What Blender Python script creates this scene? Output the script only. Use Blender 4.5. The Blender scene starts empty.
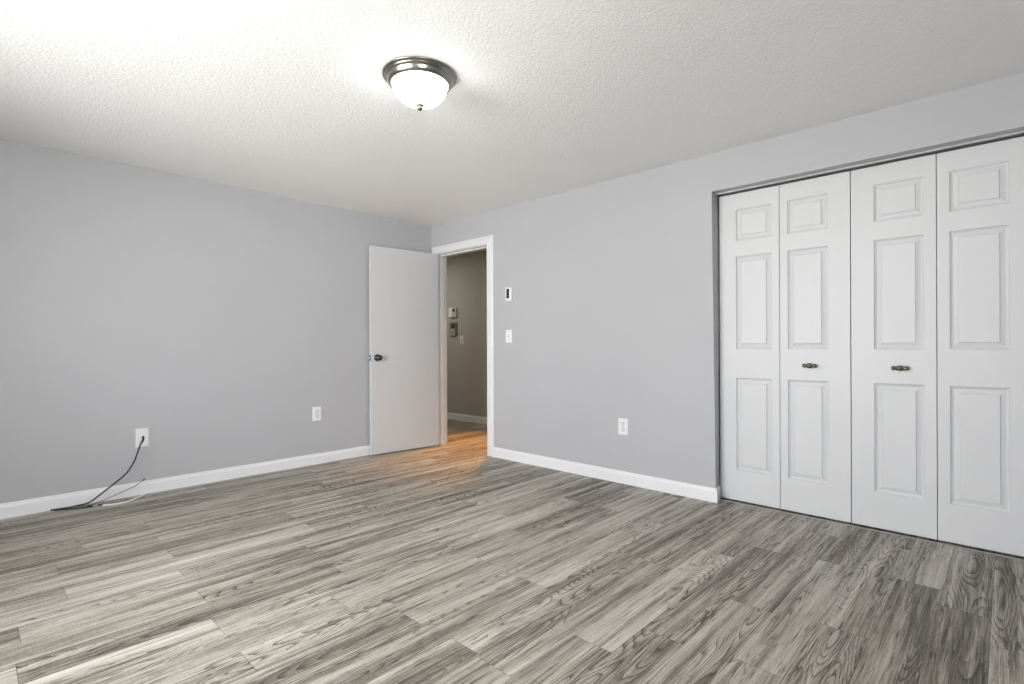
import bpy, bmesh, math, random
from mathutils import Vector, Matrix
R = math.radians
scene = bpy.context.scene
C = scene.collection

# ------------------------------------------------------------------ room measures (metres)
# x = 0 : wall with the doorway and closet, y = 0 : wall with the cable plate, corner of both at the origin
H = 2.29
XB, YF = -4.9, -5.5                    # the two walls behind the camera
DOOR_Y0, DOOR_Y1, DOOR_H = -0.095, -0.855, 1.986
CL_Y0, CL_Y1, CL_H = -2.990, -4.515, 2.04
T = 0.12                               # wall thickness

# ------------------------------------------------------------------ camera
cam_d = bpy.data.cameras.new('camera')
cam = bpy.data.objects.new('camera', cam_d); C.objects.link(cam)
cam_d.sensor_width = 36.0
cam_d.lens = 520.2 / 1024 * 36.0
cam_d.shift_y = 3.79 / 1024
cam_d.clip_start = 0.02
cam.matrix_world = (Matrix.Translation((-3.386, -4.396, 1.0308)) @ Matrix.Rotation(-0.80977, 4, 'Z')
                    @ Matrix.Rotation(R(90), 4, 'X') @ Matrix.Rotation(-0.0038, 4, 'Z'))
scene.camera = cam

# ------------------------------------------------------------------ colour management
vs = scene.view_settings
vs.view_transform = 'Standard'; vs.look = 'None'; vs.gamma = 1.0; vs.use_curve_mapping = False
vs.exposure = 1.0

# ------------------------------------------------------------------ world: overcast sky, with the ground half brightened to light the ceiling
world = bpy.data.worlds.new('world'); scene.world = world
world.use_nodes = True
nt = world.node_tree; nt.nodes.clear()
wo = nt.nodes.new('ShaderNodeOutputWorld'); bg = nt.nodes.new('ShaderNodeBackground')
tc = nt.nodes.new('ShaderNodeTexCoord'); sx = nt.nodes.new('ShaderNodeSeparateXYZ')
cr = nt.nodes.new('ShaderNodeValToRGB'); mr = nt.nodes.new('ShaderNodeMapRange')
mr.inputs['From Min'].default_value = -1; mr.inputs['From Max'].default_value = 1
e = cr.color_ramp.elements
e[0].position = 0.0; e[0].color = (0.90, 0.895, 0.88, 1)
e[1].position = 1.0; e[1].color = (0.80, 0.82, 0.85, 1)
a = cr.color_ramp.elements.new(0.49); a.color = (1.0, 0.995, 0.98, 1)
b = cr.color_ramp.elements.new(0.52); b.color = (0.92, 0.93, 0.95, 1)
nt.links.new(tc.outputs['Generated'], sx.inputs[0]); nt.links.new(sx.outputs['Z'], mr.inputs['Value'])
nt.links.new(mr.outputs[0], cr.inputs[0]); nt.links.new(cr.outputs[0], bg.inputs[0])
nt.links.new(bg.outputs[0], wo.inputs[0])
bg.inputs['Strength'].default_value = 11.5

# unseen windows, added for daylight, in the two walls behind the camera: (y0, y1, z0, z1) on x = XB, (x0, x1, z0, z1) on y = YF
WIN1 = (-3.6, -1.4, 0.60, 2.0)
WIN2 = (-4.3, -3.1, 0.70, 1.95)

def portal(name, loc, rot, sx_, sy_):
    l = bpy.data.lights.new(name, 'AREA'); l.shape = 'RECTANGLE'; l.size = sx_; l.size_y = sy_
    l.cycles.is_portal = True
    o = bpy.data.objects.new(name, l); C.objects.link(o); o.location = loc; o.rotation_euler = rot
    return o
portal('window_daylight', (XB - 0.13, (WIN1[0] + WIN1[1]) / 2, (WIN1[2] + WIN1[3]) / 2), (R(90), 0, R(-90)), WIN1[1] - WIN1[0], WIN1[3] - WIN1[2])
portal('window_daylight', ((WIN2[0] + WIN2[1]) / 2, YF - 0.13, (WIN2[2] + WIN2[3]) / 2), (R(90), 0, 0), WIN2[1] - WIN2[0], WIN2[3] - WIN2[2])

# warm lamp in the hallway, shining down on the hall floor by the doorway
hl = bpy.data.lights.new('hall_downlight', 'SPOT'); hl.energy = 130; hl.color = (1.0, 0.38, 0.025)
hl.spot_size = R(62); hl.spot_blend = 1.0; hl.shadow_soft_size = 0.14
hlo = bpy.data.objects.new('hall_downlight', hl); C.objects.link(hlo)
hlo.location = (0.95, -0.08, 2.14)
HALL_AIM = Vector((0.12, -0.45, 0.0))
hlo.rotation_euler = (HALL_AIM - Vector(hlo.location)).to_track_quat('-Z', 'Y').to_euler()

# unseen soft fill light added under the hall ceiling to brighten the hall wall
hp = bpy.data.lights.new('hall_fill_light', 'AREA'); hp.shape = 'DISK'; hp.size = 0.35; hp.energy = 4.5; hp.color = (1.0, 0.96, 0.88)
hpo = bpy.data.objects.new('hall_fill_light', hp); C.objects.link(hpo); hpo.location = (0.40, 1.5, H - 0.03)

# ------------------------------------------------------------------ materials
def mat(name, col, rough=0.5, metal=0.0, bump=None, spec=None, coat=0.0):
    m = bpy.data.materials.new(name); m.use_nodes = True
    n = m.node_tree.nodes; l = m.node_tree.links; p = n['Principled BSDF']
    p.inputs['Base Color'].default_value = (*col, 1); p.inputs['Roughness'].default_value = rough
    p.inputs['Metallic'].default_value = metal
    if spec is not None: p.inputs['Specular IOR Level'].default_value = spec
    if coat: p.inputs['Coat Weight'].default_value = coat
    t = n.new('ShaderNodeTexCoord')
    ns = n.new('ShaderNodeTexNoise')
    sc, st, dist = bump if bump else (40, 0.05, 0.001)
    ns.inputs['Scale'].default_value = sc; ns.inputs['Detail'].default_value = 4
    l.new(t.outputs['Object'], ns.inputs['Vector'])
    b = n.new('ShaderNodeBump'); b.inputs['Strength'].default_value = st; b.inputs['Distance'].default_value = dist
    l.new(ns.outputs['Fac'], b.inputs['Height']); l.new(b.outputs[0], p.inputs['Normal'])
    # slight unevenness of the paint
    n2 = n.new('ShaderNodeTexNoise'); n2.inputs['Scale'].default_value = 2.3; n2.inputs['Detail'].default_value = 3
    l.new(t.outputs['Object'], n2.inputs['Vector'])
    mx = n.new('ShaderNodeMix'); mx.data_type = 'RGBA'; mx.blend_type = 'MIX'
    mx.inputs['A'].default_value = (*[c * 0.975 for c in col], 1); mx.inputs['B'].default_value = (*[min(1, c * 1.02) for c in col], 1)
    l.new(n2.outputs['Fac'], mx.inputs['Factor']); l.new(mx.outputs['Result'], p.inputs['Base Color'])
    return m

M = {}
M['wall'] = mat('grey_wall_paint', (0.470, 0.474, 0.490), 0.5, bump=(160, 0.15, 0.002), spec=0.35)
M['ceiling'] = mat('stippled_ceiling_paint', (0.90, 0.90, 0.895), 0.85, bump=(95, 0.42, 0.008), spec=0.2)
M['hall_wall'] = mat('hall_taupe_paint', (0.42, 0.41, 0.37), 0.7, bump=(160, 0.15, 0.002))
M['trim'] = mat('white_trim_paint', (0.80, 0.80, 0.81), 0.38)
M['casing'] = mat('white_casing_paint', (0.74, 0.745, 0.75), 0.4)
M['door'] = mat('white_door_paint', (0.60, 0.605, 0.61), 0.45, bump=(90, 0.06, 0.001))
M['closet_door'] = mat('white_moulded_door', (0.655, 0.66, 0.672), 0.45, bump=(230, 0.10, 0.001))
M['nickel'] = mat('brushed_nickel', (0.30, 0.29, 0.26), 0.28, 1.0)
M['dark_nickel'] = mat('aged_nickel', (0.09, 0.088, 0.082), 0.22, 1.0)
M['bronze'] = mat('antique_pewter', (0.16, 0.15, 0.115), 0.38, 0.9)
M['plate'] = mat('white_plastic', (0.82, 0.82, 0.82), 0.35)
M['grey_plastic'] = mat('grey_plastic', (0.50, 0.50, 0.49), 0.4)
M['dark'] = mat('dark_slot', (0.02, 0.02, 0.02), 0.5)
M['outline'] = mat('painted_gap_shade', (0.16, 0.16, 0.16), 0.5)  # dark colour for the shade in the gap round outlet faces
M['hall_switch'] = mat('ivory_plastic', (0.72, 0.69, 0.60), 0.4)
M['screen'] = mat('dark_lcd', (0.012, 0.016, 0.014), 0.18)
M['steel'] = mat('steel', (0.55, 0.55, 0.55), 0.3, 1.0)
M['black_cable'] = mat('black_cable_jacket', (0.012, 0.012, 0.014), 0.4)
M['grey_cable'] = mat('grey_cable_jacket', (0.20, 0.20, 0.195), 0.45)
M['white_cable'] = mat('white_cable_jacket', (0.80, 0.79, 0.76), 0.4)
M['beige'] = mat('beige_plastic', (0.40, 0.36, 0.30), 0.45)
M['brown'] = mat('brown_plastic', (0.16, 0.14, 0.11), 0.5)
M['track'] = mat('painted_track', (0.55, 0.55, 0.56), 0.4)
M['closet_wall'] = mat('closet_paint', (0.25, 0.25, 0.25), 0.8)
M['threshold'] = mat('grey_threshold', (0.30, 0.295, 0.27), 0.45)

def glass_dome_mat():
    m = bpy.data.materials.new('frosted_glass_lit'); m.use_nodes = True
    n = m.node_tree.nodes; l = m.node_tree.links; p = n['Principled BSDF']
    p.inputs['Base Color'].default_value = (0.9, 0.89, 0.86, 1); p.inputs['Roughness'].default_value = 0.25
    p.inputs['Emission Color'].default_value = (1.0, 0.975, 0.93, 1)
    p.inputs['Emission Strength'].default_value = LAMP
    return m
LAMP = 8.0
M['dome'] = glass_dome_mat()

def pane_mat():
    m = bpy.data.materials.new('window_glass'); m.use_nodes = True
    n = m.node_tree.nodes; l = m.node_tree.links; n.clear()
    o = n.new('ShaderNodeOutputMaterial'); t = n.new('ShaderNodeBsdfTransparent'); g = n.new('ShaderNodeBsdfGlossy')
    g.inputs['Roughness'].default_value = 0.02; t.inputs[0].default_value = (0.97, 0.97, 0.97, 1)
    f = n.new('ShaderNodeFresnel'); f.inputs[0].default_value = 1.45
    mx = n.new('ShaderNodeMixShader'); l.new(f.outputs[0], mx.inputs[0]); l.new(t.outputs[0], mx.inputs[1]); l.new(g.outputs[0], mx.inputs[2])
    l.new(mx.outputs[0], o.inputs[0]); return m
M['glass'] = pane_mat()

def floor_mat():
    m = bpy.data.materials.new('grey_oak_vinyl_planks'); m.use_nodes = True
    n = m.node_tree.nodes; l = m.node_tree.links; p = n['Principled BSDF']
    def nd(t, **kw):
        x = n.new(t)
        for k, v in kw.items(): setattr(x, k, v)
        return x
    def math_(op, a, b=None, c=None, clamp=False):
        x = nd('ShaderNodeMath', operation=op); x.use_clamp = clamp
        for i, v in enumerate((a, b, c)):
            if v is None: continue
            if isinstance(v, (int, float)): x.inputs[i].default_value = v
            else: l.new(v, x.inputs[i])
        return x.outputs[0]
    def noise(vec, detail=2, rough=0.5, dist=0.0, scale=1.0):
        x = nd('ShaderNodeTexNoise'); x.inputs['Scale'].default_value = scale; x.inputs['Detail'].default_value = detail
        x.inputs['Roughness'].default_value = rough; x.inputs['Distortion'].default_value = dist
        l.new(vec, x.inputs['Vector']); return x.outputs['Fac']
    def vmul(v, s):
        x = nd('ShaderNodeVectorMath', operation='MULTIPLY'); l.new(v, x.inputs[0]); x.inputs[1].default_value = s; return x.outputs[0]
    def rng(v, a, b, c, d):
        x = nd('ShaderNodeMapRange'); x.inputs['From Min'].default_value = a; x.inputs['From Max'].default_value = b
        x.inputs['To Min'].default_value = c; x.inputs['To Max'].default_value = d; l.new(v, x.inputs['Value']); return x.outputs[0]
    tc = nd('ShaderNodeTexCoord')
    at = nd('ShaderNodeAttribute', attribute_name='plank_seed')
    tone = nd('ShaderNodeAttribute', attribute_name='plank_tone')
    add = nd('ShaderNodeVectorMath', operation='ADD'); l.new(tc.outputs['Object'], add.inputs[0]); l.new(at.outputs['Vector'], add.inputs[1])
    v = add.outputs[0]
    # broad streaks along the board
    streak = noise(vmul(v, (0.7, 15, 1)), 4, 0.6)
    patch = noise(vmul(v, (2.0, 6, 1)), 2, 0.5)
    # cathedral figure: contour lines of a stretched noise, stronger in the middle of some boards
    wob = noise(vmul(v, (14, 60, 1)), 2, 0.5)
    h = math_('MULTIPLY_ADD', wob, 0.022, noise(vmul(v, (1.15, 9.5, 1)), 0.8, 0.4, 0.15))
    ring = math_('FRACT', math_('MULTIPLY', h, 27.0))
    line = math_('POWER', ring, 4.0)
    where = rng(noise(vmul(v, (0.9, 6.5, 1)), 1, 0.5), 0.48, 0.58, 0.0, 1.0)
    # long fine pores
    fib = noise(vmul(v, (6, 230, 1)), 3, 0.7)
    pore = rng(noise(vmul(v, (3.5, 95, 1)), 4, 0.72), 0.55, 0.68, 0.0, 1.0)
    band = noise(vmul(v, (1.3, 42, 1)), 3, 0.6)
    # faint saw marks across
    cross = noise(vmul(v, (150, 14, 1)), 2, 0.6)
    # knots
    vo = nd('ShaderNodeTexVoronoi'); vo.inputs['Scale'].default_value = 1.0; l.new(vmul(v, (1.3, 4.6, 1)), vo.inputs['Vector'])
    knot = rng(vo.outputs['Distance'], 0.015, 0.055, 1.0, 0.0)
    t = math_('MULTIPLY_ADD', math_('SUBTRACT', streak, 0.5), 1.30, 0.57)
    t = math_('MULTIPLY_ADD', math_('SUBTRACT', patch, 0.5), 0.30, t)
    t = math_('MULTIPLY_ADD', math_('SUBTRACT', band, 0.5), 0.85, t)
    t = math_('MULTIPLY_ADD', math_('SUBTRACT', fib, 0.5), 1.15, t)
    t = math_('MULTIPLY_ADD', math_('SUBTRACT', cross, 0.5), 0.20, t)
    t = math_('MULTIPLY_ADD', math_('MULTIPLY', line, where), -0.55, t)
    t = math_('MULTIPLY_ADD', pore, -0.24, t)
    dash = rng(noise(vmul(v, (9, 120, 1)), 2, 0.5), 0.62, 0.70, 0.0, 1.0)
    t = math_('MULTIPLY_ADD', dash, -0.30, t)
    t = math_('MULTIPLY_ADD', knot, -0.35, t)
    t = math_('ADD', t, tone.outputs['Fac'], clamp=True)
    ramp = nd('ShaderNodeValToRGB'); l.new(t, ramp.inputs[0])
    el = ramp.color_ramp.elements
    el[0].position = 0.0; el[0].color = (0.065, 0.058, 0.046, 1)
    el[1].position = 1.0; el[1].color = (0.60, 0.575, 0.51, 1)
    x = ramp.color_ramp.elements.new(0.32); x.color = (0.185, 0.168, 0.133, 1)
    x = ramp.color_ramp.elements.new(0.62); x.color = (0.395, 0.370, 0.315, 1)
    l.new(ramp.outputs[0], p.inputs['Base Color'])
    l.new(rng(t, 0, 1, 0.55, 0.42), p.inputs['Roughness'])
    p.inputs['Specular IOR Level'].default_value = 0.35
    b = nd('ShaderNodeBump'); b.inputs['Strength'].default_value = 0.25; b.inputs['Distance'].default_value = 0.0015
    l.new(t, b.inputs['Height']); l.new(b.outputs[0], p.inputs['Normal'])
    return m
M['floor'] = floor_mat()
M['seam'] = mat('plank_seam', (0.06, 0.055, 0.048), 0.7)

# ------------------------------------------------------------------ helpers
def link(name, bm, ms, parent=None, smooth=False, loc=None):
    me = bpy.data.meshes.new(name)
    bmesh.ops.recalc_face_normals(bm, faces=bm.faces)
    if loc is not None: bmesh.ops.translate(bm, verts=bm.verts, vec=-Vector(loc))
    bm.to_mesh(me); bm.free()
    for m in (ms if isinstance(ms, (list, tuple)) else [ms]): me.materials.append(m)
    o = bpy.data.objects.new(name, me); C.objects.link(o)
    if loc is not None: o.location = loc
    if smooth:
        for p in me.polygons: p.use_smooth = True
    if parent: o.parent = parent
    return o

def bevel_mod(o, w=0.002, seg=2):
    b = o.modifiers.new('bevel', 'BEVEL'); b.width = w; b.segments = seg; b.limit_method = 'ANGLE'; b.angle_limit = R(35)
    return o

def box(bm, lo, hi):
    x0, y0, z0 = [min(p, q) for p, q in zip(lo, hi)]; x1, y1, z1 = [max(p, q) for p, q in zip(lo, hi)]
    v = [bm.verts.new(c) for c in ((x0,y0,z0),(x1,y0,z0),(x1,y1,z0),(x0,y1,z0),(x0,y0,z1),(x1,y0,z1),(x1,y1,z1),(x0,y1,z1))]
    for f in ((0,3,2,1),(4,5,6,7),(0,1,5,4),(1,2,6,5),(2,3,7,6),(3,0,4,7)): bm.faces.new([v[i] for i in f])
    return v

def lathe(bm, prof, seg=48, M4=Matrix.Identity(4)):
    """prof: (radius, height) pairs turned about local Z"""
    rings = []
    for r, z in prof:
        if r < 1e-6: rings.append([bm.verts.new(M4 @ Vector((0, 0, z)))])
        else: rings.append([bm.verts.new(M4 @ Vector((r * math.cos(2*math.pi*i/seg), r * math.sin(2*math.pi*i/seg), z))) for i in range(seg)])
    for A, B in zip(rings, rings[1:]):
        for i in range(seg):
            j = (i + 1) % seg
            if len(A) == 1 and len(B) == 1: continue
            if len(A) == 1: bm.faces.new([A[0], B[i], B[j]])
            elif len(B) == 1: bm.faces.new([A[i], A[j], B[0]])
            else: bm.faces.new([A[i], A[j], B[j], B[i]])

def wall_slab(bm, us, zs, holes, thick0, thick1, P):
    """solid wall on a grid of (u, z) lines, skipping hole cells; P(u, t, z) -> xyz"""
    us = sorted(us); zs = sorted(zs); V = {}
    def vert(i, k, s):
        if (i, k, s) not in V: V[(i, k, s)] = bm.verts.new(P(us[i], (thick0, thick1)[s], zs[k]))
        return V[(i, k, s)]
    def solid(i, k):
        if i < 0 or k < 0 or i >= len(us) - 1 or k >= len(zs) - 1: return False
        cu = (us[i] + us[i+1]) / 2; cz = (zs[k] + zs[k+1]) / 2
        return not any(h[0] < cu < h[1] and h[2] < cz < h[3] for h in holes)
    for i in range(len(us) - 1):
        for k in range(len(zs) - 1):
            if not solid(i, k): continue
            for s in (0, 1): bm.faces.new([vert(i,k,s), vert(i+1,k,s), vert(i+1,k+1,s), vert(i,k+1,s)])
            for (di, dk, A, B) in ((-1,0,(i,k),(i,k+1)), (1,0,(i+1,k),(i+1,k+1)), (0,-1,(i,k),(i+1,k)), (0,1,(i,k+1),(i+1,k+1))):
                if not solid(i + di, k + dk):
                    bm.faces.new([vert(*A,0), vert(*B,0), vert(*B,1), vert(*A,1)])

def sweep(bm, path, prof, closed=False, up=Vector((0,0,1)), flip=1):
    """mitred sweep of prof (out, up) along a path in the plane perpendicular to up; out = left of travel * flip"""
    pts = [Vector(p) for p in path]; n = len(pts); rings = []
    for i, p in enumerate(pts):
        d0 = (pts[i] - pts[i-1]).normalized() if i > 0 else None
        d1 = (pts[i+1] - pts[i]).normalized() if i < n - 1 else None
        if d0 is None: d0 = d1
        if d1 is None: d1 = d0
        n0 = up.cross(d0) * flip; n1 = up.cross(d1) * flip
        m = (n0 + n1); m = m / max(1e-6, m.dot(n0))
        rings.append([bm.verts.new(p + m * a + up * b) for a, b in prof])
    k = len(prof)
    for A, B in zip(rings, rings[1:]):
        for j in range(k):
            bm.faces.new([A[j], A[(j+1) % k], B[(j+1) % k], B[j]])
    bm.faces.new(rings[0]); bm.faces.new(list(reversed(rings[-1])))

def tube(bm, pts, r, seg=10, sub=8):
    """round tube through pts (Catmull-Rom)"""
    P = [Vector(p) for p in pts]; Q = []
    for i in range(len(P) - 1):
        p0 = P[max(i-1, 0)]; p1 = P[i]; p2 = P[i+1]; p3 = P[min(i+2, len(P)-1)]
        for s in range(sub):
            t = s / sub
            Q.append(0.5 * ((2*p1) + (p2-p0)*t + (2*p0-5*p1+4*p2-p3)*t*t + (-p0+3*p1-3*p2+p3)*t**3))
    Q.append(P[-1]); rings = []; ref = None
    for i, q in enumerate(Q):
        d = (Q[min(i+1, len(Q)-1)] - Q[max(i-1, 0)]).normalized()
        if ref is None: ref = d.orthogonal().normalized()
        ref = (ref - d * ref.dot(d)).normalized(); b = d.cross(ref)
        rings.append([bm.verts.new(q + (ref*math.cos(2*math.pi*k/seg) + b*math.sin(2*math.pi*k/seg)) * r) for k in range(seg)])
    for A, B in zip(rings, rings[1:]):
        for k in range(seg): bm.faces.new([A[k], A[(k+1)%seg], B[(k+1)%seg], B[k]])
    bm.faces.new(rings[0]); bm.faces.new(rings[-1])

def tag(o, label=None, cat=None, group=None, kind=None):
    if label: o['label'] = label
    if cat: o['category'] = cat
    if group: o['group'] = group
    if kind: o['kind'] = kind
    return o
def thing(name, label, cat, loc=(0,0,0), rot=(0,0,0), group=None, kind=None):
    o = bpy.data.objects.new(name, None); C.objects.link(o); o.location = loc; o.rotation_euler = rot
    o.empty_display_size = 0.1
    return tag(o, label, cat, group, kind)
def struct(name, bm, m, label=None, loc=None):
    o = link(name, bm, m, loc=loc); return tag(o, label, None, None, 'structure')

HALL_X, HALL_Y0, HALL_Y1 = 1.33, -2.7, 2.9

# ------------------------------------------------------------------ walls
bm = bmesh.new()
wall_slab(bm, [YF - T, CL_Y1, CL_Y0, DOOR_Y1, DOOR_Y0, HALL_Y1], [0, DOOR_H, CL_H, H],
          [(CL_Y1, CL_Y0, -1, CL_H), (DOOR_Y1, DOOR_Y0, -1, DOOR_H)], 0.0, T, lambda u, t, z: (t, u, z))
wr = struct('wall_right', bm, [M['wall'], M['hall_wall']], 'pale grey wall with the doorway and the closet opening')
for v in wr.data.vertices:            # the drywall corner at the closet is slightly out of plumb
    if abs(v.co.y - CL_Y0) < 1e-4 and v.co.x < 1e-4 and v.co.z < 1e-4: v.co.y -= 0.020
for p in wr.data.polygons:            # the hall side has its own paint
    if p.center.x > T - 1e-4: p.material_index = 1
bm = bmesh.new(); box(bm, (XB - T, 0, 0), (-0.0, T, H))
struct('wall_left', bm, M['wall'], 'pale grey wall behind the open door, with the cable plate')
bm = bmesh.new()
wall_slab(bm, [YF - T, WIN1[0], WIN1[1], 0], [0, WIN1[2], WIN1[3], H], [WIN1], XB, XB - T, lambda u, t, z: (t, u, z))
struct('wall_back', bm, M['wall'], 'pale grey wall with an added window, behind the camera')
bm = bmesh.new()
wall_slab(bm, [XB, WIN2[0], WIN2[1], 0.0], [0, WIN2[2], WIN2[3], H], [WIN2], YF, YF - T, lambda u, t, z: (u, t, z))
struct('wall_front', bm, M['wall'], 'pale grey wall with an added window, opposite the cable plate')
bm = bmesh.new(); box(bm, (XB - T, YF - T, H), (HALL_X + T, HALL_Y1 + T, H + 0.1))
struct('ceiling', bm, M['ceiling'], 'white stippled ceiling')
# hallway beyond the doorway
bm = bmesh.new(); box(bm, (HALL_X, HALL_Y0 - T, 0), (HALL_X + T, HALL_Y1 + T, H))
struct('wall_hall_far', bm, M['hall_wall'], 'taupe hallway wall seen through the doorway')
bm = bmesh.new(); box(bm, (T, HALL_Y1, 0), (HALL_X, HALL_Y1 + T, H))
struct('wall_hall_end', bm, M['hall_wall'], 'taupe end wall of the hallway')
bm = bmesh.new(); box(bm, (T, HALL_Y0 - T, 0), (HALL_X, HALL_Y0, H))
struct('wall_hall_near', bm, M['hall_wall'], 'taupe wall closing the hallway beside the closet')
# closet shell
bm = bmesh.new(); box(bm, (0.78, YF - T, 0), (0.88, HALL_Y0 - T, H)); box(bm, (T, YF - T, 0), (0.78, YF, H))
struct('wall_closet', bm, M['closet_wall'], 'dark inner walls of the closet')

# ------------------------------------------------------------------ floor: vinyl planks laid along x
PW = 0.153
ANCH = {.754:-2.664,.907:-1.9,1.06:-2.678,1.213:-2.021,1.366:-2.684,1.519:-3.1,1.672:-2.711,1.825:-2.181,1.978:-2.716,2.131:-2.202,
        2.284:-1.672,2.437:-2.35,2.59:-2.75,2.743:-2.226,2.896:-1.687,3.05:-1.132,3.2:-2.218,3.355:-.82,3.51:-1.686,3.66:-1.25,
        3.81:-.57,3.967:-1.208,4.12:-.567,4.27:-.736}
TONE = {(2.284,-2.9):.14, (2.743,-2.5):-.10, (2.743,-2.0):.12, (3.355,-1.5):.20, (3.81,-.3):-.16, (2.896,-1.2):.12, (3.05,-.8):-.08,
        (3.967,-.9):.05, (3.967,-1.7):.02, (4.27,-1.2):-.18, (4.12,-1.0):-.16, (1.06,-2.8):-.12, (1.519,-2.6):.10, (3.51,-1.2):-.06, (3.81,-1.0):.12,
        (4.27,-.3):-.04,(4.12,-.2):.06}
rnd = random.Random(7)
PL = 1.075
bm = bmesh.new()
seed_l = bm.faces.layers.float_vector.new('plank_seed'); tone_l = bm.faces.layers.float.new('plank_tone')
y_hi = -(1.06 - PW/2) + PW * 27
row = 0; y1 = y_hi
FX0, FX1 = XB - T, HALL_X + T
while y1 > YF - T:
    y0 = y1 - PW; mid = -(y0 + y1) / 2
    xa = FX0 if mid > 0 - T else T
    k = min(ANCH, key=lambda q: abs(q - mid))
    anc = ANCH[k] if abs(k - mid) < 0.05 else rnd.uniform(-3, -2)
    x = anc - PL * 14
    while x < FX1:
        xe = x + PL; a = max(x, xa) ; b = min(xe, FX1)
        if b - a > 0.005:
            g = 0.0006
            ya, yb = max(y0, YF - T) + g, min(y1, HALL_Y1 + T) - g
            if yb > ya:
                f = bm.faces.new([bm.verts.new(c) for c in ((a+g, ya, 0), (b-g, ya, 0), (b-g, yb, 0), (a+g, yb, 0))])
                f[seed_l] = (rnd.uniform(0, 60), rnd.uniform(0, 60), rnd.uniform(0, 60))
                tn = rnd.uniform(-0.09, 0.09)
                for (ky, kx), tv in TONE.items():
                    if abs(ky - mid) < 0.05 and x < kx < xe: tn = tv
                f[tone_l] = tn; f.material_index = 0
        x = xe
    y1 = y0; row += 1
# dark bed showing in the hair-thin joints
for lo, hi in (((FX0, YF - T, -0.05), (FX1, T, -0.0012)), ((T * 0 , T, -0.05), (FX1, HALL_Y1 + T, -0.0012))):
    n0 = len(bm.faces); box(bm, lo, hi); bm.faces.ensure_lookup_table()
    for f in bm.faces[n0:]: f.material_index = 1
me = bpy.data.meshes.new('floor'); bm.to_mesh(me); bm.free()
me.materials.append(M['floor']); me.materials.append(M['seam'])
fo = bpy.data.objects.new('floor', me); C.objects.link(fo); tag(fo, 'grey wood-look plank floor', None, None, 'structure')

# ------------------------------------------------------------------ baseboards
BP = [(0, 0), (0.013, 0), (0.013, 0.066), (0.0115, 0.073), (0.008, 0.079), (0.006, 0.090), (0, 0.091)]
def baseboard(name, path, label, flip=1, m='trim', prof=BP):
    bm = bmesh.new(); sweep(bm, path, prof, flip=flip); return struct(name, bm, M[m], label)
e_ = 0.0
baseboard('baseboard_left', [(XB, 0, 0), (-0.001, 0, 0)], 'white baseboard along the wall with the cable plate', -1)
baseboard('baseboard_right', [(0, DOOR_Y1 - 0.0805, 0), (0, CL_Y0 - 0.0195, 0), (0.090, CL_Y0 - 0.003, 0)], 'white baseboard between the doorway and the closet', -1)
baseboard('baseboard_closet_side', [(0, CL_Y1, 0), (0, YF, 0)], 'short white baseboard past the closet', -1)
baseboard('baseboard_back', [(XB, YF, 0), (XB, 0, 0)], 'white baseboard under the added window behind the camera', -1)
baseboard('baseboard_front', [(0, YF, 0), (XB, YF, 0)], 'white baseboard opposite the cable plate', -1)
baseboard('baseboard_hall', [(HALL_X, HALL_Y1, 0), (HALL_X, HALL_Y0, 0)], 'white baseboard of the hallway', -1)

# ------------------------------------------------------------------ doorway: jamb, stop and mitred casing
bm = bmesh.new()
CP = [(0, 0), (0, 0.013), (0.006, 0.016), (0.045, 0.013), (0.062, 0.010), (0.070, 0.006), (0.076, 0.004), (0.076, 0)]
# U-shaped path round the opening, just inside the reveal; profile goes outwards
def casing(bm, x, s):
    yL, yR, zt = DOOR_Y0 + 0.004, DOOR_Y1 - 0.004, DOOR_H + 0.004
    prof = [(a, b) for a, b in CP]
    rings = []
    for (y, z, dy, dz) in ((yL, 0, 1, 0), (yL, zt, 1, 1), (yR, zt, -1, 1), (yR, 0, -1, 0)):
        rings.append([bm.verts.new((x + s * b, y + dy * a, z + dz * a)) for a, b in prof])
    for A, B in zip(rings, rings[1:]):
        for j in range(len(prof)):
            k = (j + 1) % len(prof); bm.faces.new([A[j], A[k], B[k], B[j]])
    bm.faces.new(rings[0]); bm.faces.new(rings[-1])
casing(bm, 0.0, -1)
casing(bm, T, 1)
struct('trim_1', bm, M['casing'], 'white casing round the doorway')
bm = bmesh.new()
J = 0.004
def frame_U(bm, x0, x1, t_out, t_in):
    """U frame lining the opening, from t_out outside to t_in inside the opening edge"""
    o = [(DOOR_Y0 + t_out, 0), (DOOR_Y0 + t_out, DOOR_H + t_out), (DOOR_Y1 - t_out, DOOR_H + t_out), (DOOR_Y1 - t_out, 0)]
    i = [(DOOR_Y0 - t_in, 0), (DOOR_Y0 - t_in, DOOR_H - t_in), (DOOR_Y1 + t_in, DOOR_H - t_in), (DOOR_Y1 + t_in, 0)]
    V = {}
    for s, x in enumerate((x0, x1)):
        for k in range(4):
            V[(s, 0, k)] = bm.verts.new((x, *o[k])); V[(s, 1, k)] = bm.verts.new((x, *i[k]))
    for k in range(3):
        for s in (0, 1): bm.faces.new([V[(s,0,k)], V[(s,0,k+1)], V[(s,1,k+1)], V[(s,1,k)]])
        for q in (0, 1): bm.faces.new([V[(0,q,k)], V[(0,q,k+1)], V[(1,q,k+1)], V[(1,q,k)]])
    for k in (0, 3): bm.faces.new([V[(0,0,k)], V[(0,1,k)], V[(1,1,k)], V[(1,0,k)]])
frame_U(bm, -0.001, T + 0.001, 0.0, 0.006)
frame_U(bm, 0.045, 0.080, 0.0, 0.018)
struct('trim_2', bm, M['casing'], 'white door jamb and stop lining the doorway')

# ------------------------------------------------------------------ entry door, swung open against the left wall
DW, DH, DT = 0.755, 1.972, 0.035
ang = R(95.3)
door = thing('door_1', 'white flat slab door standing open at the doorway, dark round knob', 'door', (-0.006, DOOR_Y0 - 0.004, 0.008), (0, 0, -ang), kind='structure')
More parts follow.
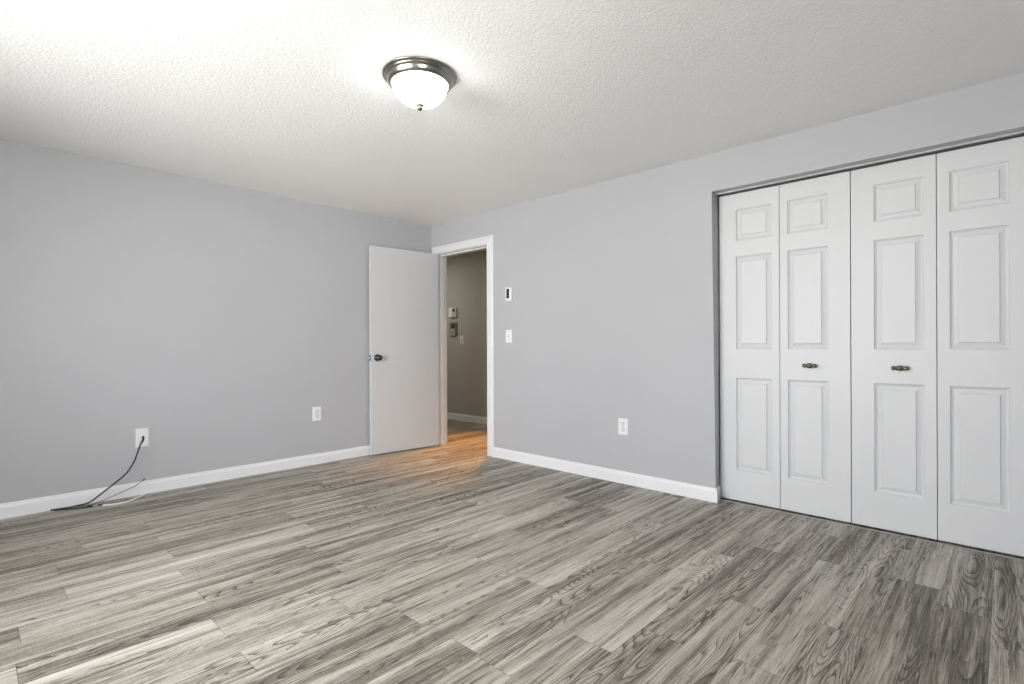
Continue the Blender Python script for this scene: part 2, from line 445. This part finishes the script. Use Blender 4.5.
# local frame: closed door runs along -y, thickness +x (towards the hall)
bm = bmesh.new(); box(bm, (0.002, -0.003, 0), (0.002 + DT, -DW, DH))
bevel_mod(link('door_slab', bm, M['door'], door), 0.0015)
for z in (0.20, 0.97, 1.74):
    bm = bmesh.new(); lathe(bm, [(0, -0.045), (0.0055, -0.045), (0.0055, 0.045), (0.004, 0.050), (0, 0.051)], 14, Matrix.Translation((-0.004, 0.0, z)))
    box(bm, (0.0, -0.0032, z - 0.044), (0.030, -0.0012, z + 0.044))
    link('hinge', bm, M['steel'], door)
KZ = 0.915
def knob_bm(side):
    bm = bmesh.new()
    Mx = Matrix.Translation((0.002 + (DT if side > 0 else 0), -DW + 0.063, KZ)) @ Matrix.Rotation(R(90) * side, 4, 'Y')
    lathe(bm, [(0, 0), (0.033, 0), (0.033, 0.004), (0.029, 0.008), (0.013, 0.011), (0.0115, 0.022), (0.014, 0.030), (0.024, 0.037),
               (0.0275, 0.047), (0.026, 0.057), (0.020, 0.0635), (0.010, 0.066), (0, 0.0665)], 36, Mx)
    return bm
link('door_knob', knob_bm(1), M['dark_nickel'], door, smooth=True)
bm = bmesh.new()
Mx = Matrix.Translation((0.002, -DW + 0.063, KZ)) @ Matrix.Rotation(-R(90), 4, 'Y')
lathe(bm, [(0, 0), (0.033, 0), (0.033, 0.004), (0.029, 0.008), (0.013, 0.011), (0.0115, 0.020), (0.024, 0.030), (0.0275, 0.040), (0.020, 0.052), (0, 0.056)], 36, Mx)
link('door_knob', bm, M['dark_nickel'], door, smooth=True)
bm = bmesh.new(); box(bm, (0.002 + DT/2 - 0.012, -DW - 0.0012, KZ - 0.028), (0.002 + DT/2 + 0.012, -DW + 0.001, KZ + 0.028))
lp = link('latch_plate', bm, M['dark_nickel'], door)
bm = bmesh.new(); box(bm, (0.002 + DT/2 - 0.007, -DW - 0.011, KZ - 0.009), (0.002 + DT/2 + 0.007, -DW, KZ + 0.009))
bevel_mod(link('latch_bolt', bm, M['steel'], lp), 0.003)

# ------------------------------------------------------------------ closet: track, threshold, four-leaf bifold doors
bm = bmesh.new()
for a, b in (((0.078, CL_Y1, CL_H - 0.005), (0.138, CL_Y0, CL_H)),):
    box(bm, a, b)
box(bm, (0.070, CL_Y1, CL_H - 0.008), (0.080, CL_Y0, CL_H - 0.0))
struct('trim_3', bm, M['track'], 'grey metal track above the closet doors')
bm = bmesh.new(); box(bm, (0.072, CL_Y1, 0.0), (0.080, CL_Y0 - 0.014, 0.006)); 
struct('trim_4', bm, M['threshold'], 'thin grey threshold strip under the closet doors')

def leaf_bm(w, h, px0, px1):
    """moulded six-panel style leaf: y from 0 to -w, front face at x = 0, thickness +x; panels between px0..px1"""
    bm = bmesh.new(); D = 0.033
    ys = [0, px0, px1, w]; zs = [0, 0.198, 0.803, 0.992, 1.597, 1.700, 1.905, h]
    P = {(i, k): bm.verts.new((0, -ys[i], zs[k])) for i in range(4) for k in range(len(zs))}
    for i in range(3):
        for k in range(len(zs) - 1):
            if i == 1 and k in (1, 3, 5):
                # nested rings: sloped cove in, flat ground, bevel up to the raised field
                steps = [(0.0, 0.0), (0.0022, 0.0070), (0.012, 0.0122), (0.014, 0.0125), (0.034, 0.0065), (0.0352, 0.0010)]
                prev = [P[(i,k)], P[(i+1,k)], P[(i+1,k+1)], P[(i,k+1)]]
                for d, x in steps[1:]:
                    cur = [bm.verts.new((x, -(ys[1] + d), zs[k] + d)), bm.verts.new((x, -(ys[2] - d), zs[k] + d)),
                           bm.verts.new((x, -(ys[2] - d), zs[k+1] - d)), bm.verts.new((x, -(ys[1] + d), zs[k+1] - d))]
                    for j in range(4): bm.faces.new([prev[j], prev[(j+1)%4], cur[(j+1)%4], cur[j]])
                    prev = cur
                bm.faces.new(prev)
            else:
                bm.faces.new([P[(i,k)], P[(i+1,k)], P[(i+1,k+1)], P[(i,k+1)]])
    # back and sides
    B = {(i, k): bm.verts.new((D, -ys[i], zs[k])) for i in range(4) for k in range(len(zs)) if i in (0, 3) or k in (0, len(zs)-1)}
    K = len(zs) - 1
    for i in (0, 3):
        for k in range(K): bm.faces.new([P[(i,k)], P[(i,k+1)], B[(i,k+1)], B[(i,k)]])
    for k in (0, K):
        for i in range(3): bm.faces.new([P[(i,k)], P[(i+1,k)], B[(i+1,k)], B[(i,k)]])
    bm.faces.new([B[(0,k)] for k in range(K+1)] + [B[(1,K)], B[(2,K)]] + [B[(3,k)] for k in range(K, -1, -1)] + [B[(2,0)], B[(1,0)]])
    return bm

def pull_bm():
    """small horizontal bar pull: two stubby ends, a round boss in the middle and a short stem to the door"""
    bm = bmesh.new()
    n = 24; L = 0.038
    prof = [(0, -L), (0.006, -L*0.985), (0.0105, -L*0.92), (0.0120, -L*0.80), (0.0115, -L*0.62), (0.0088, -L*0.48), (0.0095, -L*0.40),
            (0.0140, -L*0.28), (0.0155, 0), (0.0140, L*0.28), (0.0095, L*0.40), (0.0088, L*0.48), (0.0115, L*0.62), (0.0120, L*0.80), (0.0105, L*0.92), (0.006, L*0.985), (0, L)]
    lathe(bm, prof, n, Matrix.Translation((-0.022, 0, 0)) @ Matrix.Rotation(R(90), 4, 'X'))
    lathe(bm, [(0, 0), (0.011, 0), (0.010, 0.003), (0.006, 0.006), (0.006, 0.020), (0, 0.022)], n, Matrix.Rotation(-R(90), 4, 'Y'))
    return bm

leaves = [(-2.999, -3.3705, 0.109, 0.329), (-3.3735, -3.7465, 0.045, 0.262), (-3.7505, -4.1285, 0.109, 0.327), (-4.1315, -4.506, 0.051, 0.273)]
LH = 2.010
for name, pair, lab, kleaf, kz, ky in (
        ('door_2', leaves[:2], 'white two-leaf bifold closet door nearer the doorway', 1, 0.905, 0.168),
        ('door_3', leaves[2:], 'white two-leaf bifold closet door at the right edge of the photo', 0, 0.902, 0.226)):
    d = thing(name, lab, 'closet door', (0.100, pair[0][0], 0.012), kind='structure')
    lf = []
    for (ya, yb, p0, p1) in pair:
        o = bevel_mod(link('door_leaf', leaf_bm(ya - yb, LH, p0, p1), M['closet_door'], d), 0.0012, 2)
        o.location = (0, ya - pair[0][0], 0); lf.append(o)
    k = link('door_pull', pull_bm(), M['bronze'], lf[kleaf], smooth=True)
    k.location = (0, -ky, kz - 0.012)
    k['label'] = 'dark pewter bar pull'

# ------------------------------------------------------------------ unseen windows behind the camera, added for the light they let in
def window(name, axis, c0, c1, z0, z1, plane, label):
    """double-hung window set in the wall; axis 'y' when the wall is x = plane"""
    w = thing(name, label, 'window', kind='structure')
    s = -1
    def P(u, t, z): return (plane + s * t, u, z) if axis == 'y' else (u, plane + s * t, z)
    def bx(bm, u0, u1, t0, t1, za, zb): box(bm, P(u0, t0, za), P(u1, t1, zb))
    bm = bmesh.new(); f = 0.035
    bx(bm, c0, c0 + f, 0.02, 0.10, z0, z1); bx(bm, c1 - f, c1, 0.02, 0.10, z0, z1)
    bx(bm, c0 + f, c1 - f, 0.02, 0.10, z0, z0 + f); bx(bm, c0 + f, c1 - f, 0.02, 0.10, z1 - f, z1)
    zm = (z0 + z1) / 2; bx(bm, c0 + f, c1 - f, 0.04, 0.08, zm - 0.018, zm + 0.018)
    link('window_frame', bm, M['trim'], w)
    bm = bmesh.new(); bx(bm, c0 - 0.07, c0, -0.014, 0.0, z0 - 0.02, z1 + 0.07); bx(bm, c1, c1 + 0.07, -0.014, 0.0, z0 - 0.02, z1 + 0.07)
    bx(bm, c0, c1, -0.014, 0.0, z1, z1 + 0.07)
    link('window_casing', bm, M['casing'], w)
    bm = bmesh.new(); bx(bm, c0 - 0.09, c1 + 0.09, -0.045, 0.0, z0 - 0.022, z0)
    link('window_sill', bm, M['trim'], w)
    bm = bmesh.new(); bx(bm, c0 + f, c1 - f, 0.058, 0.061, z0 + f, z1 - f)
    link('pane', bm, M['glass'], w)
window('added_window_1', 'y', WIN1[0], WIN1[1], WIN1[2], WIN1[3], XB, 'unseen white framed window behind the camera, added for daylight')
window('added_window_2', 'x', WIN2[0], WIN2[1], WIN2[2], WIN2[3], YF, 'unseen white framed window in the wall opposite the cable plate, added for daylight')

# ------------------------------------------------------------------ ceiling lamp
LX, LY = -1.923, -2.417
lamp = thing('ceiling_lamp', 'flush ceiling lamp with frosted glass dome and brushed nickel rim', 'ceiling light', (LX, LY, H))
bm = bmesh.new()
lathe(bm, [(0, -0.0005), (0.168, -0.0005), (0.1705, -0.003), (0.1705, -0.006), (0.168, -0.008), (0.162, -0.009), (0.159, -0.013), (0.157, -0.019), (0.152, -0.021),
           (0.150, -0.026), (0.147, -0.035), (0.142, -0.043), (0.136, -0.047), (0.130, -0.047), (0.129, -0.040), (0.126, -0.016), (0, -0.014)], 72)
link('lamp_pan', bm, M['nickel'], lamp, smooth=True)
bm = bmesh.new()
R_, D_ = 0.1270, 0.096
pr = [(0.1265, -0.034)] + [(R_ * math.cos(t) ** 0.85, -0.040 - D_ * math.sin(t)) for t in [i * math.pi / 2 / 18 for i in range(18)]] + [(0, -0.040 - D_)]
lathe(bm, pr, 72)
link('glass_dome', bm, M['dome'], lamp, smooth=True)
bm = bmesh.new()
z = -0.040 - D_
lathe(bm, [(0, z + 0.004), (0.017, z + 0.002), (0.0185, z - 0.002), (0.015, z - 0.006), (0.010, z - 0.009), (0.0135, z - 0.014), (0.011, z - 0.020), (0.005, z - 0.025), (0, z - 0.0265)], 24)
link('finial', bm, M['bronze'], lamp, smooth=True)

# ------------------------------------------------------------------ plates on the walls. local frame: plate in local x (width) / z (height), facing local -y
def wall_thing(name, label, cat, loc, rz, group=None): return thing(name, label, cat, loc, (0, 0, rz), group)
RZ_LEFT = 0.0                 # faces -y
RZ_RIGHT = -R(90)             # faces -x
def plate_bm(w=0.072, h=0.116, t=0.006):
    bm = bmesh.new()
    v0 = [(-w/2, 0, -h/2), (w/2, 0, -h/2), (w/2, 0, h/2), (-w/2, 0, h/2)]
    k = 0.004
    A = [bm.verts.new(c) for c in v0]; B = [bm.verts.new((c[0], -t*0.5, c[2])) for c in v0]
    Cc = [bm.verts.new((c[0] - math.copysign(k, c[0]), -t, c[2] - math.copysign(k, c[2]))) for c in v0]
    for P, Q in ((A, B), (B, Cc)):
        for j in range(4): bm.faces.new([P[j], P[(j+1)%4], Q[(j+1)%4], Q[j]])
    bm.faces.new(Cc); bm.faces.new(A)
    return bm
def screw(parent, x, z, y=-0.006, r=0.0032):
    bm = bmesh.new(); lathe(bm, [(0, 0), (r, 0), (r*0.9, 0.0012), (0, 0.0016)], 14, Matrix.Translation((x, y, z)) @ Matrix.Rotation(R(90), 4, 'X'))
    return link('screw', bm, M['grey_plastic'], parent)
def duplex(name, label, loc, rz, w=0.080, h=0.121):
    o = wall_thing(name, label, 'wall outlet', loc, rz)
    link('cover_plate', plate_bm(w, h), M['plate'], o)
    for s in (-1, 1):
        bm = bmesh.new(); zc = s * 0.0195
        pts = []
        for i in range(28):                       # rounded, flat-sided receptacle face
            t = 2 * math.pi * i / 28; pts.append((0.0172 * math.cos(t), max(-0.0135, min(0.0135, 0.0172 * math.sin(t)))))
        F = [bm.verts.new((x, -0.0085, zc + z)) for x, z in pts]; G = [bm.verts.new((x, -0.004, zc + z)) for x, z in pts]
        for j in range(28): bm.faces.new([F[j], F[(j+1)%28], G[(j+1)%28], G[j]])
        bm.faces.new(F)
        rec = link('receptacle', bm, M['plate'], o)
        bm = bmesh.new()                          # dark ring painting the shade of the gap round the receptacle face
        F = [bm.verts.new((x * 1.10, -0.0064, zc + z * 1.12)) for x, z in pts]; G = [bm.verts.new((x * 1.10, -0.0050, zc + z * 1.12)) for x, z in pts]
        for j in range(28): bm.faces.new([F[j], F[(j+1)%28], G[(j+1)%28], G[j]])
        bm.faces.new(F); link('outline', bm, M['outline'], rec)
        bm = bmesh.new()
        box(bm, (-0.0082, -0.0090, zc - 0.001), (-0.0048, -0.0080, zc + 0.0090)); box(bm, (0.0048, -0.0090, zc), (0.0082, -0.0080, zc + 0.0080))
        lathe(bm, [(0, 0.0), (0.0036, 0.0), (0.0036, 0.0006), (0, 0.0006)], 12, Matrix.Translation((0, -0.0084, zc - 0.0065)) @ Matrix.Rotation(R(90), 4, 'X'))
        link('slots', bm, M['dark'], rec)
    screw(o, 0, 0)
    return o
def toggle(name, label, loc, rz, m='plate', w=0.072, h=0.116):
    o = wall_thing(name, label, 'light switch', loc, rz)
    link('cover_plate', plate_bm(w, h), M[m], o)
    bm = bmesh.new(); box(bm, (-0.0055, -0.0068, -0.012), (0.0055, -0.0055, 0.012))
    link('slot', bm, M['grey_plastic'], o)
    bm = bmesh.new(); v = box(bm, (-0.004, -0.018, 0.002), (0.004, -0.006, 0.011))
    for q in v:
        if q.co.y > -0.01: q.co.z -= 0.006
    link('toggle_lever', bm, M[m], o)
    screw(o, 0, 0.030); screw(o, 0, -0.030)
    return o
duplex('wall_outlet', 'white duplex outlet on the left wall beside the open door', (-1.259, 0, 0.440), RZ_LEFT)
duplex('wall_outlet', 'white duplex outlet low on the right wall between doorway and closet', (0, -2.316, 0.4235), RZ_RIGHT)
toggle('light_switch', 'white toggle switch on the right wall below the thermostat', (0, -1.133, 1.116), RZ_RIGHT)

# heater thermostat with a tall dark display
o = wall_thing('thermostat', 'small white thermostat with tall dark display, above the light switch', 'thermostat', (0, -1.146, 1.495), RZ_RIGHT)
bm = bmesh.new(); box(bm, (-0.036, -0.022, -0.060), (0.036, 0, 0.060)); bevel_mod(link('case', bm, M['plate'], o), 0.005, 3)
bm = bmesh.new(); box(bm, (-0.020, -0.0235, -0.036), (0.012, -0.021, 0.048)); link('display', bm, M['screen'], o)

# cable plate on the left wall, with threaded jack
PX, PZ = -2.5345, 0.3965
o = wall_thing('cable_wall_plate', 'white coaxial cable plate on the left wall with black cable plugged in', 'wall plate', (PX, 0, PZ), RZ_LEFT)
link('cover_plate', plate_bm(0.078, 0.130), M['plate'], o)
screw(o, 0.0, 0.042); screw(o, 0.0, -0.042)
bm = bmesh.new()
lathe(bm, [(0, 0), (0.0075, 0), (0.0075, 0.003), (0.005, 0.003), (0.005, 0.009), (0, 0.009)], 6, Matrix.Translation((0.002, -0.0055, 0.006)) @ Matrix.Rotation(R(90), 4, 'X'))
link('coaxial_jack', bm, M['steel'], o)

# ------------------------------------------------------------------ loose cables at the foot of the left wall
cab = thing('coaxial_cable', 'black coaxial cable plugged into the wall plate, curving down to the baseboard', 'cable', (PX, -0.03, 0.0))
def cpart(name, bm, m, parent, base, smooth=True):
    bmesh.ops.translate(bm, verts=bm.verts, vec=-Vector(base)); return link(name, bm, m, parent, smooth)
bm = bmesh.new()
tube(bm, [(-2.5325, -0.026, 0.3995), (-2.535, -0.036, 0.388), (-2.55, -0.045, 0.367), (-2.57, -0.054, 0.309), (-2.596, -0.058, 0.239), (-2.636, -0.060, 0.176), (-2.690, -0.058, 0.127),
          (-2.745, -0.052, 0.082), (-2.798, -0.044, 0.038), (-2.835, -0.036, 0.013), (-2.89, -0.030, 0.0055), (-2.93, -0.034, 0.0048), (-2.966, -0.030, 0.0048), (-3.02, -0.021, 0.0048)], 0.0047, 12)
cpart('cable_jacket', bm, M['black_cable'], cab, (PX, -0.03, 0))
bm = bmesh.new(); tube(bm, [(-2.5325, -0.0150, 0.4020), (-2.5330, -0.024, 0.3990), (-2.5370, -0.034, 0.385), (-2.5435, -0.040, 0.368)], 0.0066, 12)
cpart('connector', bm, M['dark'], cab, (PX, -0.03, 0))
cab = thing('thin_grey_cable', 'thin grey cable with dark tip leaning on the baseboard', 'cable', (-2.7, -0.05, 0))
bm = bmesh.new()
tube(bm, [(-2.535, -0.030, 0.105), (-2.584, -0.038, 0.075), (-2.648, -0.046, 0.053), (-2.713, -0.048, 0.031), (-2.765, -0.044, 0.012), (-2.815, -0.048, 0.0035), (-2.86, -0.051, 0.0031), (-2.90, -0.053, 0.0031)], 0.0028, 10)
cpart('cable_jacket', bm, M['grey_cable'], cab, (-2.7, -0.05, 0))
bm = bmesh.new(); tube(bm, [(-2.540, -0.031, 0.102), (-2.533, -0.0298, 0.1055), (-2.524, -0.0290, 0.110)], 0.0048, 10)
cpart('cable_tip', bm, M['dark'], cab, (-2.7, -0.05, 0))
cab = thing('spliced_cable', 'black cable coupled to a white cable lying on the floor by the baseboard', 'cable', (-2.78, -0.14, 0))
b0 = (-2.78, -0.14, 0)
bm = bmesh.new(); tube(bm, [(-2.800, -0.122, 0.0056), (-2.733, -0.160, 0.0054), (-2.68, -0.164, 0.0054), (-2.62, -0.140, 0.0056), (-2.572, -0.099, 0.008), (-2.545, -0.072, 0.009), (-2.520, -0.048, 0.013)], 0.0052, 12)
cpart('white_cable_jacket', bm, M['white_cable'], cab, b0)
bm = bmesh.new(); tube(bm, [(-3.005, -0.044, 0.0038), (-2.976, -0.050, 0.0038), (-2.91, -0.084, 0.0038), (-2.846, -0.104, 0.0045), (-2.82, -0.113, 0.006)], 0.0036, 12)
cpart('black_cable_jacket', bm, M['black_cable'], cab, b0)
bm = bmesh.new(); tube(bm, [(-2.850, -0.1035, 0.0070), (-2.834, -0.1095, 0.0070), (-2.822, -0.114, 0.0070)], 0.0066, 12)
cpart('connector', bm, M['black_cable'], cab, b0)
bm = bmesh.new(); tube(bm, [(-2.822, -0.1135, 0.0062), (-2.809, -0.1185, 0.0062), (-2.797, -0.1235, 0.0062)], 0.0045, 12)
cpart('coupler', bm, M['steel'], cab, b0)
bm = bmesh.new(); tube(bm, [(-2.797, -0.1235, 0.0068), (-2.786, -0.130, 0.0068), (-2.776, -0.1365, 0.0068)], 0.0062, 12)
cpart('connector', bm, M['black_cable'], cab, b0)

# ------------------------------------------------------------------ things on the hallway wall
HX = HALL_X
o = wall_thing('hall_thermostat', 'white rounded thermostat on the hallway wall, topmost of the three devices', 'thermostat', (HX, 1.215, 1.50), RZ_RIGHT)
bm = bmesh.new(); box(bm, (-0.075, -0.030, -0.070), (0.075, 0, 0.070)); bevel_mod(link('case', bm, M['grey_plastic'], o), 0.012, 3)
bm = bmesh.new(); box(bm, (-0.078, -0.036, -0.066), (-0.002, -0.028, 0.066)); bevel_mod(link('cover', bm, M['plate'], o), 0.004, 2)
bm = bmesh.new(); box(bm, (0.010, -0.033, 0.008), (0.048, -0.029, 0.048)); link('display', bm, M['dark'], o)
o = wall_thing('hall_intercom', 'brown and beige keypad box on the hallway wall, between thermostat and switch', 'keypad', (HX, 1.212, 1.265), RZ_RIGHT)
bm = bmesh.new(); box(bm, (-0.070, -0.018, -0.090), (0.075, 0, 0.095)); bevel_mod(link('back_box', bm, M['brown'], o), 0.004, 2)
bm = bmesh.new(); box(bm, (-0.078, -0.030, -0.092), (0.046, -0.017, 0.004)); bevel_mod(link('lower_cover', bm, M['beige'], o), 0.006, 2)
bm = bmesh.new(); box(bm, (-0.030, -0.024, 0.022), (0.030, -0.017, 0.068)); link('display', bm, M['dark'], o)
bm = bmesh.new(); lathe(bm, [(0, 0), (0.010, 0), (0.009, 0.004), (0, 0.005)], 16, Matrix.Translation((-0.014, -0.029, -0.046)) @ Matrix.Rotation(R(90), 4, 'X')); link('button', bm, M['dark'], o)
toggle('hall_light_switch', 'beige toggle switch on the hallway wall', (HX, 1.045, 1.113), RZ_RIGHT, 'hall_switch', 0.080, 0.124)
